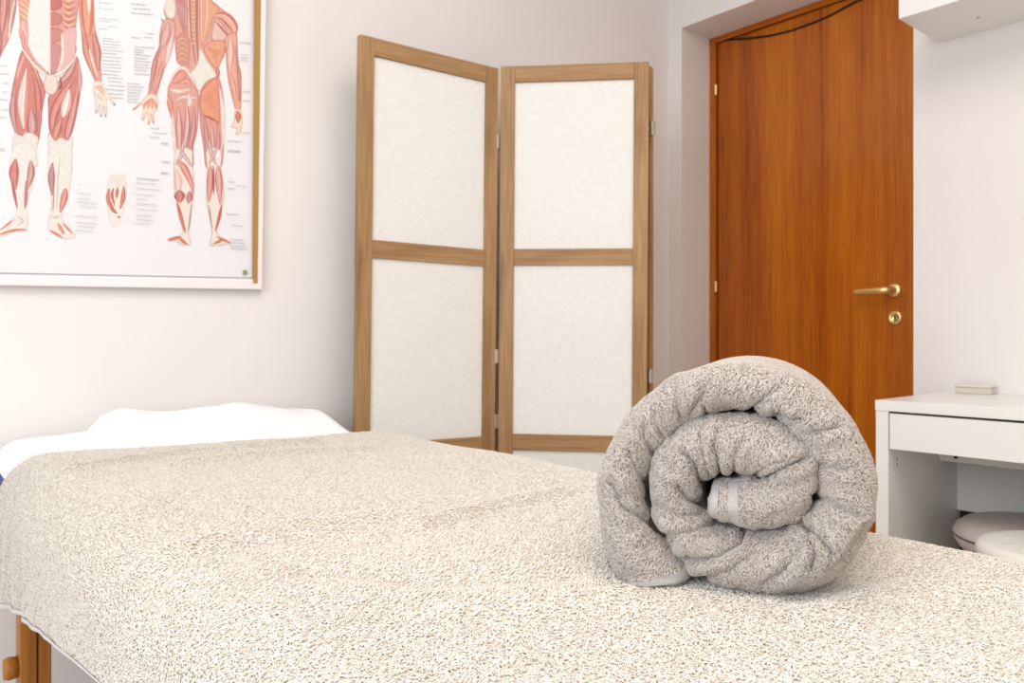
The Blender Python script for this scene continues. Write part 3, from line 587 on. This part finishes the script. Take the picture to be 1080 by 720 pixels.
# knees and lower legs
Pg([(56, 515), (80, 540), (105, 520), (150, 540), (142, 600), (148, 650), (100, 660), (48, 650), (46, 600)], (230, 224, 216), (206, 198, 190))
Pg([(190, 520), (215, 552), (238, 540), (262, 550), (288, 540), (280, 610), (282, 670), (235, 680), (198, 670), (190, 600)], (230, 224, 216), (206, 198, 190))
for q in ([(80, 560, 3), (95, 600, 3), (75, 630, 2)], [(120, 560, 2), (128, 600, 2), (110, 640, 2)], [(222, 580, 3), (240, 620, 3), (215, 650, 2)], [(262, 570, 2), (266, 620, 3)]): S_(q, (190, 184, 178), (206, 200, 194))
Pg([(50, y2+30), (74, y2+6), (116, y2+6), (140, y2+36), (130, y2+90), (132, y2+150), (112, y2+220), (104, y2+270), (108, y2+300), (106, y2+340), (90, y2+350), (60, y2+350), (20, y2+368), (-20, y2+372), (-16, y2+352), (30, y2+320), (62, y2+285), (66, y2+262), (52, y2+200), (38, y2+140), (38, y2+80)], (236, 229, 221), (224, 212, 204))
Pg([(196, y2+36), (220, y2+8), (258, y2+8), (282, y2+40), (282, y2+100), (272, y2+190), (248, y2+260), (242, y2+290), (262, y2+325), (298, y2+362), (285, y2+376), (256, y2+380), (228, y2+362), (194, y2+350), (190, y2+310), (198, y2+260), (200, y2+210), (188, y2+140), (188, y2+90)], (236, 229, 220), (224, 212, 204))
S_([(62, y2+65, 10), (55, y2+120, 20), (62, y2+185, 9)], (190, 84, 80), (200, 120, 112)); S_([(46, y2+150, 4), (56, y2+200, 6), (68, y2+260, 4)], DR, RD); S_([(120, y2+70, 8), (122, y2+120, 15), (108, y2+185, 8)], DR, PK); S_([(104, y2+150, 6), (102, y2+210, 7), (98, y2+260, 4)], DR, RD)
S_([(206, y2+80, 6), (202, y2+140, 14), (206, y2+210, 6)], DR, (196, 130, 136)); S_([(236, y2+60, 3), (228, y2+140, 4), (222, y2+270, 3)], (206, 198, 190), (220, 212, 206)); S_([(258, y2+180, 10), (252, y2+220, 14), (236, y2+275, 8)], (186, 84, 72), (226, 156, 140)); S_([(212, y2+190, 2), (208, y2+270, 3)], DR, PK)
for q in ([(-10, y2+366, 4), (50, y2+346, 5), (104, y2+342, 4)], [(0, y2+345, 3), (30, y2+322, 4), (50, y2+305, 3)], [(196, y2+346, 4), (225, y2+362, 5), (245, y2+376, 3)], [(226, y2+318, 5), (240, y2+340, 7), (252, y2+362, 4)], [(246, y2+318, 3), (262, y2+335, 4), (286, y2+360, 3)]): S_(q, RD, (226, 140, 120))
for q in ([(72, y2+290, 3), (90, y2+310, 4), (66, y2+330, 2)], [(198, y2+290, 3), (222, y2+296, 4), (236, y2+286, 2)]): S_(q, (196, 188, 182), (214, 208, 202))
# arms
Pg([(-30, -150), (60, -150), (66, -40), (62, 40), (48, 110), (36, 150), (10, 200), (-30, 260)], PK, DR)
S_([(16, -140, 16), (16, 20, 18), (2, 150, 12)], DR, (220, 146, 130)); S_([(48, -140, 10), (48, 0, 12), (34, 130, 8)], DR, (206, 136, 132)); S_([(-20, 40, 12), (-6, 160, 16), (-14, 250, 8)], DR, PK); S_([(60, -10, 3), (40, 90, 4), (36, 160, 5)], LP, CRM)
Pg([(310, -150), (362, -150), (368, 20), (372, 100), (388, 170), (394, 240), (398, 325), (376, 325), (350, 260), (326, 190), (318, 120), (310, 30)], PK, RD)
S_([(340, -140, 16), (344, 40, 26), (346, 150, 14)], (200, 96, 76), (232, 158, 124)); S_([(360, -60, 5), (350, 0, 8), (352, 55, 5)], (220, 206, 196), CRM); S_([(330, 130, 10), (342, 210, 14), (374, 310, 6)], DR, OR); S_([(366, 130, 10), (382, 200, 15), (386, 280, 8)], DR, (222, 140, 122)); S_([(350, 190, 3), (362, 240, 4), (382, 300, 3)], LP, CRM)
Pg([(372, 322), (402, 322), (412, 345), (432, 375), (452, 408), (446, 412), (420, 385), (420, 448), (412, 456), (408, 412), (400, 456), (392, 452), (392, 408), (382, 440), (374, 440), (374, 390), (366, 355)], (244, 228, 216), (222, 196, 180))
S_([(370, 345, 3), (392, 345, 10), (412, 378, 4)], RD, (240, 206, 188)); S_([(376, 370, 3), (392, 384, 6), (408, 394, 3)], (222, 160, 140), (244, 220, 206))
f.build('printed_figure', po, base)
# back figure
f = Print(); S_, Pg = f.stroke, f.poly
Pg([(700, -150), (830, -150), (824, -20), (862, 26), (905, 62), (928, 100), (928, 150), (894, 176), (880, 220), (858, 270), (858, 310), (780, 360), (720, 270), (694, 240), (690, 190), (682, 130), (650, 70), (644, 30), (670, 0), (700, -30)], (222, 168, 152), RD)
Pg([(650, 5), (680, -5), (690, 30), (684, 66), (664, 72), (646, 44)], (234, 224, 214), (206, 190, 180)); S_([(632, 70, 2), (648, 92, 8), (656, 66, 3)], (176, 150, 140), (200, 178, 168))
for i in range(5): S_([(690+i*9, -30+i*4, 4), (704+i*7, 50+i*6, 7), (722+i*2, 132, 3)], (170, 92, 92), (216, 160, 158))
Pg([(690, 150), (742, 130), (742, 262), (716, 262), (694, 232)], (214, 150, 136), RD)
for yy in (150, 170, 190, 210, 230): S_([(694, yy+16, 3), (714, yy-2, 5), (740, yy+12, 3)], (176, 84, 64), YL)
S_([(744, -150, 8), (744, 60, 7), (744, 150, 4)], (190, 130, 110), CRM)
S_([(762, -150, 18), (760, 0, 18), (762, 120, 15), (774, 250, 8)], (170, 86, 78), (214, 156, 140), True)
for yy in range(-20, 170, 17): S_([(752, yy, 3), (760, yy+4, 5), (769, yy, 3)], (190, 120, 90), YL)
Pg([(788, -150), (815, -150), (820, -20), (862, 35), (838, 70), (820, 130), (792, 184), (784, 120), (784, 0)], (230, 168, 138), RD)
S_([(790, -120, 3), (790, 60, 4), (790, 170, 3)], RD, CRM); S_([(812, -20, 5), (815, 60, 8), (800, 150, 4)], OR, (240, 190, 160))
S_([(840, 60, 8), (884, 66, 20), (920, 110, 17), (914, 150, 6)], (190, 90, 70), (240, 186, 160)); Pg([(846, 76), (876, 96), (896, 140), (880, 162), (846, 164), (830, 140)], (232, 196, 186), (186, 110, 100))
S_([(846, 84, 3), (870, 110, 4), (900, 150, 3)], DR, RD)
Pg([(800, 192), (834, 160), (884, 164), (876, 222), (852, 270), (824, 240)], (232, 166, 138), (196, 108, 88))
for i in range(5): S_([(812+i*3, 180+i*3, 2), (838+i*5, 214-i*3, 4), (852+i*5, 256-i*14, 2)], (204, 104, 74), (238, 176, 144))
Pg([(786, 190), (812, 236), (846, 282), (856, 300), (812, 318), (782, 360), (764, 316), (748, 290), (776, 250)], (234, 230, 220), (210, 196, 184)); S_([(850, 262, 6), (856, 285, 8), (850, 305, 3)], (150, 70, 60), OR)
# arms
Pg([(640, 84), (668, 72), (690, 96), (684, 160), (668, 220), (650, 262), (630, 322), (612, 380), (582, 374), (592, 300), (600, 240), (622, 190), (628, 130)], (226, 172, 162), (180, 100, 96))
S_([(662, 86, 8), (652, 140, 20), (632, 196, 8)], (190, 120, 122), (222, 176, 172)); S_([(680, 130, 6), (666, 190, 12), (652, 250, 8)], (210, 150, 144), (244, 222, 216)); S_([(618, 200, 6), (604, 270, 10), (592, 360, 5)], DR, (220, 140, 126)); S_([(638, 240, 7), (626, 300, 9), (606, 370, 5)], (190, 96, 84), (228, 160, 146)); S_([(622, 230, 2), (616, 300, 4), (600, 368, 2)], DR, LP); S_([(634, 176, 4), (618, 220, 6), (606, 236, 3)], DR, PK)
Pg([(584, 370), (614, 376), (620, 400), (618, 432), (606, 440), (606, 482), (598, 480), (594, 446), (588, 486), (580, 484), (578, 442), (566, 470), (558, 468), (562, 420), (556, 410), (528, 432), (524, 426), (552, 400)], (246, 222, 204), (222, 170, 146))
for i in range(4): S_([(598-i*2, 384, 2), (612-i*14, 410, 5), (612-i*16, 428, 3)], (206, 104, 84), (240, 176, 150))
Pg([(884, 150), (926, 128), (934, 190), (934, 250), (946, 310), (948, 380), (944, 432), (926, 430), (908, 370), (894, 300), (888, 220)], (232, 172, 154), (190, 106, 90))
S_([(906, 150, 10), (906, 210, 17), (902, 280, 8)], (208, 128, 106), (244, 206, 192)); S_([(930, 240, 5), (940, 300, 8), (940, 400, 5)], DR, (222, 140, 120)); S_([(904, 290, 5), (918, 340, 8), (930, 415, 4)], (200, 110, 90), (242, 190, 170)); S_([(928, 180, 4), (932, 240, 5), (936, 290, 3)], DR, PK)
Pg([(924, 428), (946, 434), (952, 470), (948, 505), (938, 528), (926, 526), (930, 505), (908, 500), (914, 485), (922, 460)], (240, 224, 200), (206, 176, 150)); S_([(932, 434, 6), (936, 460, 11), (934, 484, 5)], (180, 76, 62), (216, 120, 100))
# pelvis and thighs
Pg([(664, 330), (690, 282), (720, 262), (744, 284), (768, 340), (780, 372), (780, 440), (774, 520), (760, 575), (756, 660), (690, 660), (686, 570), (676, 480), (660, 420), (658, 370)], (224, 164, 152), (178, 96, 90))
S_([(672, 330, 8), (706, 300, 24), (730, 280, 10)], RD, (222, 144, 126)); S_([(700, 330, 5), (734, 318, 12), (750, 350, 5)], RD, (232, 160, 140)); S_([(664, 332, 5), (690, 282, 5), (722, 266, 6), (750, 300, 5), (780, 358, 4)], (230, 200, 184), CRM)
S_([(668, 350, 8), (700, 358, 13), (750, 350, 5)], (206, 150, 136), (240, 222, 208)); S_([(690, 396, 6), (720, 380, 9), (770, 384, 9)], (196, 120, 104), (240, 226, 212)); S_([(740, 370, 8), (746, 400, 12), (738, 420, 6)], (206, 170, 150), CRM); S_([(664, 370, 5), (668, 410, 12), (682, 440, 5)], RD, OR)
S_([(700, 420, 8), (704, 500, 15), (704, 590, 8), (690, 640, 5)], (176, 88, 84), (234, 186, 178)); S_([(734, 410, 8), (736, 490, 13), (724, 580, 8), (704, 640, 5)], (166, 78, 78), (238, 200, 192)); S_([(762, 420, 7), (760, 500, 11), (744, 590, 7), (730, 650, 4)], DR, (220, 156, 146)); S_([(676, 450, 4), (684, 540, 6), (690, 620, 4)], (220, 196, 186), CRM)
Pg([(786, 362), (820, 320), (856, 302), (872, 350), (880, 420), (880, 540), (868, 660), (812, 660), (800, 580), (788, 500), (784, 430)], (226, 160, 146), (180, 100, 92))
Pg([(788, 366), (822, 322), (850, 306), (858, 350), (862, 420), (862, 482), (826, 462), (790, 446)], (230, 156, 130), (196, 108, 88))
for i in range(7): S_([(792+i*5, 384+i*6-i*i, 2), (826+i*2, 380+i*11-15, 4), (856, 370+i*16-20, 2)], (204, 110, 80), (240, 176, 148))
S_([(864, 350, 5), (874, 430, 8), (876, 540, 5), (868, 600, 3)], (226, 200, 190), (240, 232, 222)); S_([(802, 456, 5), (812, 540, 10), (818, 640, 5)], DR, (222, 150, 140)); S_([(828, 468, 5), (836, 560, 8), (836, 640, 4)], DR, (236, 190, 180)); S_([(852, 480, 5), (858, 560, 8), (852, 640, 4)], DR, (222, 160, 150)); S_([(792, 450, 2), (830, 466, 3), (864, 486, 2)], DR, DR)
# calves
Pg([(690, y2+30), (752, y2+30), (756, y2+90), (762, y2+150), (758, y2+230), (746, y2+300), (740, y2+350), (750, y2+390), (742, y2+404), (714, y2+402), (690, y2+388), (658, y2+388), (664, y2+376), (708, y2+366), (716, y2+340), (702, y2+290), (690, y2+230), (684, y2+150)], (240, 226, 216), (212, 180, 170))
Pg([(812, y2+30), (866, y2+30), (868, y2+100), (878, y2+170), (878, y2+230), (862, y2+290), (852, y2+345), (868, y2+374), (908, y2+394), (884, y2+402), (850, y2+406), (824, y2+404), (832, y2+350), (822, y2+290), (810, y2+220), (814, y2+110)], (240, 228, 218), (212, 184, 172))
S_([(722, y2-10, 5), (712, y2+50, 8), (690, y2+90, 4)], (150, 110, 130), LP); S_([(700, y2+20, 4), (730, y2+60, 7), (756, y2+100, 4)], (160, 100, 110), LP); S_([(692, y2+70, 6), (722, y2+100, 15), (754, y2+170, 8), (756, y2+215, 4)], (190, 96, 86), (232, 160, 146)); S_([(690, y2+100, 4), (700, y2+150, 16), (700, y2+200, 10)], (216, 160, 152), (240, 212, 206))
S_([(704, y2+188, 12), (706, y2+212, 22), (708, y2+238, 8)], (172, 72, 70), (206, 118, 106)); S_([(744, y2+192, 8), (744, y2+220, 13), (738, y2+240, 5)], DR, (216, 130, 116)); S_([(696, y2+230, 3), (710, y2+290, 7), (728, y2+355, 5)], (176, 74, 60), (216, 120, 100)); S_([(752, y2+240, 2), (746, y2+300, 3), (740, y2+350, 2)], DR, PK)
S_([(820, y2-10, 5), (832, y2+50, 8), (850, y2+90, 4)], (150, 110, 130), LP); S_([(858, y2+10, 4), (838, y2+50, 7), (820, y2+90, 4)], (160, 100, 110), LP); S_([(826, y2+90, 8), (826, y2+150, 14), (820, y2+236, 8)], (190, 100, 94), (228, 160, 150)); S_([(856, y2+90, 8), (860, y2+150, 15), (866, y2+245, 8)], (190, 100, 94), (232, 172, 162)); S_([(839, y2+90, 3), (838, y2+150, 5), (840, y2+205, 3)], DR, (190, 90, 84))
S_([(870, y2+245, 4), (862, y2+290, 6), (846, y2+350, 4)], (176, 74, 60), (216, 120, 100)); S_([(820, y2+240, 2), (826, y2+290, 3), (834, y2+340, 2)], DR, PK)
for q in ([(660, y2+384, 3), (690, y2+376, 6), (712, y2+372, 4)], [(702, y2+372, 4), (718, y2+388, 6), (738, y2+402, 3)], [(838, y2+400, 3), (862, y2+388, 6), (876, y2+376, 3)], [(852, y2+372, 3), (880, y2+384, 5), (902, y2+394, 3)]): S_(q, (180, 76, 56), (226, 140, 110))
f.build('printed_figure', po, base)
# foot study
f = Print(); S_, Pg = f.stroke, f.poly
Pg([(428, y2+140), (440, y2+126), (456, y2+132), (470, y2+126), (488, y2+128), (496, y2+160), (494, y2+220), (484, y2+270), (470, y2+318), (456, y2+332), (438, y2+326), (428, y2+290), (418, y2+230), (420, y2+175)], (242, 232, 222), (222, 208, 192))
for i in range(5): S_([(434+i*13, y2+122, 2), (432+i*13, y2+150, 4), (434+i*12, y2+178, 3)], (214, 206, 198), (240, 234, 226))
for q in ([(430, y2+180, 4), (424, y2+220, 8), (440, y2+270, 5)], [(446, y2+178, 4), (440, y2+210, 6), (452, y2+250, 4)], [(462, y2+176, 4), (460, y2+200, 6), (456, y2+222, 3)], [(486, y2+172, 5), (484, y2+215, 9), (472, y2+262, 5)], [(436, y2+235, 3), (446, y2+268, 6), (462, y2+280, 3)]): S_(q, (170, 70, 62), (220, 130, 110))
S_([(450, y2+212, 2), (456, y2+245, 4), (470, y2+275, 3)], CRM, (246, 236, 220)); S_([(462, y2+290, 3), (467, y2+294, 5), (472, y2+290, 3)], (176, 120, 90), RD)
f.build('printed_figure', po, base)
# tiny captions: unreadable grey rules of text
f = Print(); ln = []
for x, y, l in ((385, 10, 55), (385, 32, 60), (385, 72, 80), (385, 82, 50), (425, 104, 36), (385, 112, 40), (405, 150, 40), (402, 160, 70), (402, 172, 74), (404, 184, 64), (404, 196, 84), (400, 208, 60), (402, 222, 80), (404, 236, 70), (404, 250, 74), (402, 262, 76), (404, 276, 70), (402, 290, 60), (420, 304, 64), (422, 318, 58), (424, 334, 66), (420, 350, 70), (430, 366, 56), (436, 382, 50),
    (0, 258, 30), (0, 288, 38), (10, 326, 22), (8, 360, 22), (0, 390, 30), (6, 430, 28), (0, 460, 26), (0, 590, 20), (0, y2+25, 18), (515, 14, 60), (520, 32, 70), (515, 50, 86), (570, 130, 34), (518, 146, 34), (565, 146, 34), (528, 182, 78), (526, 194, 40), (526, 204, 36), (528, 214, 66), (526, 226, 54), (528, 238, 64), (526, 250, 58), (528, 262, 62), (526, 274, 54), (528, 288, 60), (500, 326, 52), (500, 338, 66), (500, 350, 60), (500, 362, 54), (500, 374, 50), (500, 386, 46), (500, 398, 42),
    (590, 502, 36), (586, 536, 40), (602, 520, 54), (632, 560, 28), (540, 700, 84), (632, 634, 36), (632, 676, 30), (942, 166, 46), (946, 214, 28), (946, 226, 30), (944, 236, 28), (952, 358, 32), (954, 394, 30), (952, 520, 30), (894, 552, 52), (894, 592, 52),
    (898, y2+30, 46), (896, y2+154, 28), (928, y2+170, 40), (896, y2+180, 30), (888, y2+280, 50), (912, y2+326, 44), (906, y2+380, 54), (914, y2+394, 46), (904, y2+406, 66), (908, y2+416, 62), (636, y2+6, 22), (634, y2+76, 34), (634, y2+120, 30)): ln.append((x, y, l))
for yy, l in ((140, 84), (158, 80), (180, 90), (204, 66), (222, 40), (240, 76), (262, 84), (284, 62), (302, 66), (318, 56)): ln.append((535, y2+yy, l))
for yy, x, l in ((165, 306, 12), (200, 306, 48), (220, 306, 50), (235, 306, 76), (250, 314, 64), (288, 296, 86), (314, 300, 80), (330, 310, 60), (346, 296, 70)): ln.append((x, y2+yy, l))
for x, y, l in ln:
    n_ = max(2, int(l/14)); x_ = x
    while x_ < x+l:
        w_ = random.uniform(6, 16); e_ = min(x_+w_, x+l); dy = (x_-x)*.08; h_ = 1.5; f.poly([(x_, y+dy-h_), (e_, y+dy-h_+.3), (e_, y+dy+h_+.3), (x_, y+dy+h_)], (186, 180, 184), None, False) if False else f.stroke([(x_, y+dy, 1.5), (e_, y+dy+(e_-x_)*.08, 1.5)], (206, 206, 211), (180, 180, 188), True); x_ = e_+2.2
for a_, b_ in (((500, y2+165), (534, y2+158)), ((500, y2+235), (534, y2+262)), ((478, y2+295), (534, y2+318)), ((500, y2+200), (534, y2+204)), ((245, y2+275), (296, y2+290)), ((260, y2+330), (296, y2+314))): f.stroke([(*a_, .5), (*b_, .5)], (206, 202, 204), (206, 202, 204), True)
f.stroke([(954, y2+511, 6), (962, y2+511, 9), (971, y2+511, 6)], (110, 104, 60), (150, 138, 84), True)
f.build('caption_lines', po, base)['kind'] = 'stuff'
print('poster layers ok', len(f.v))
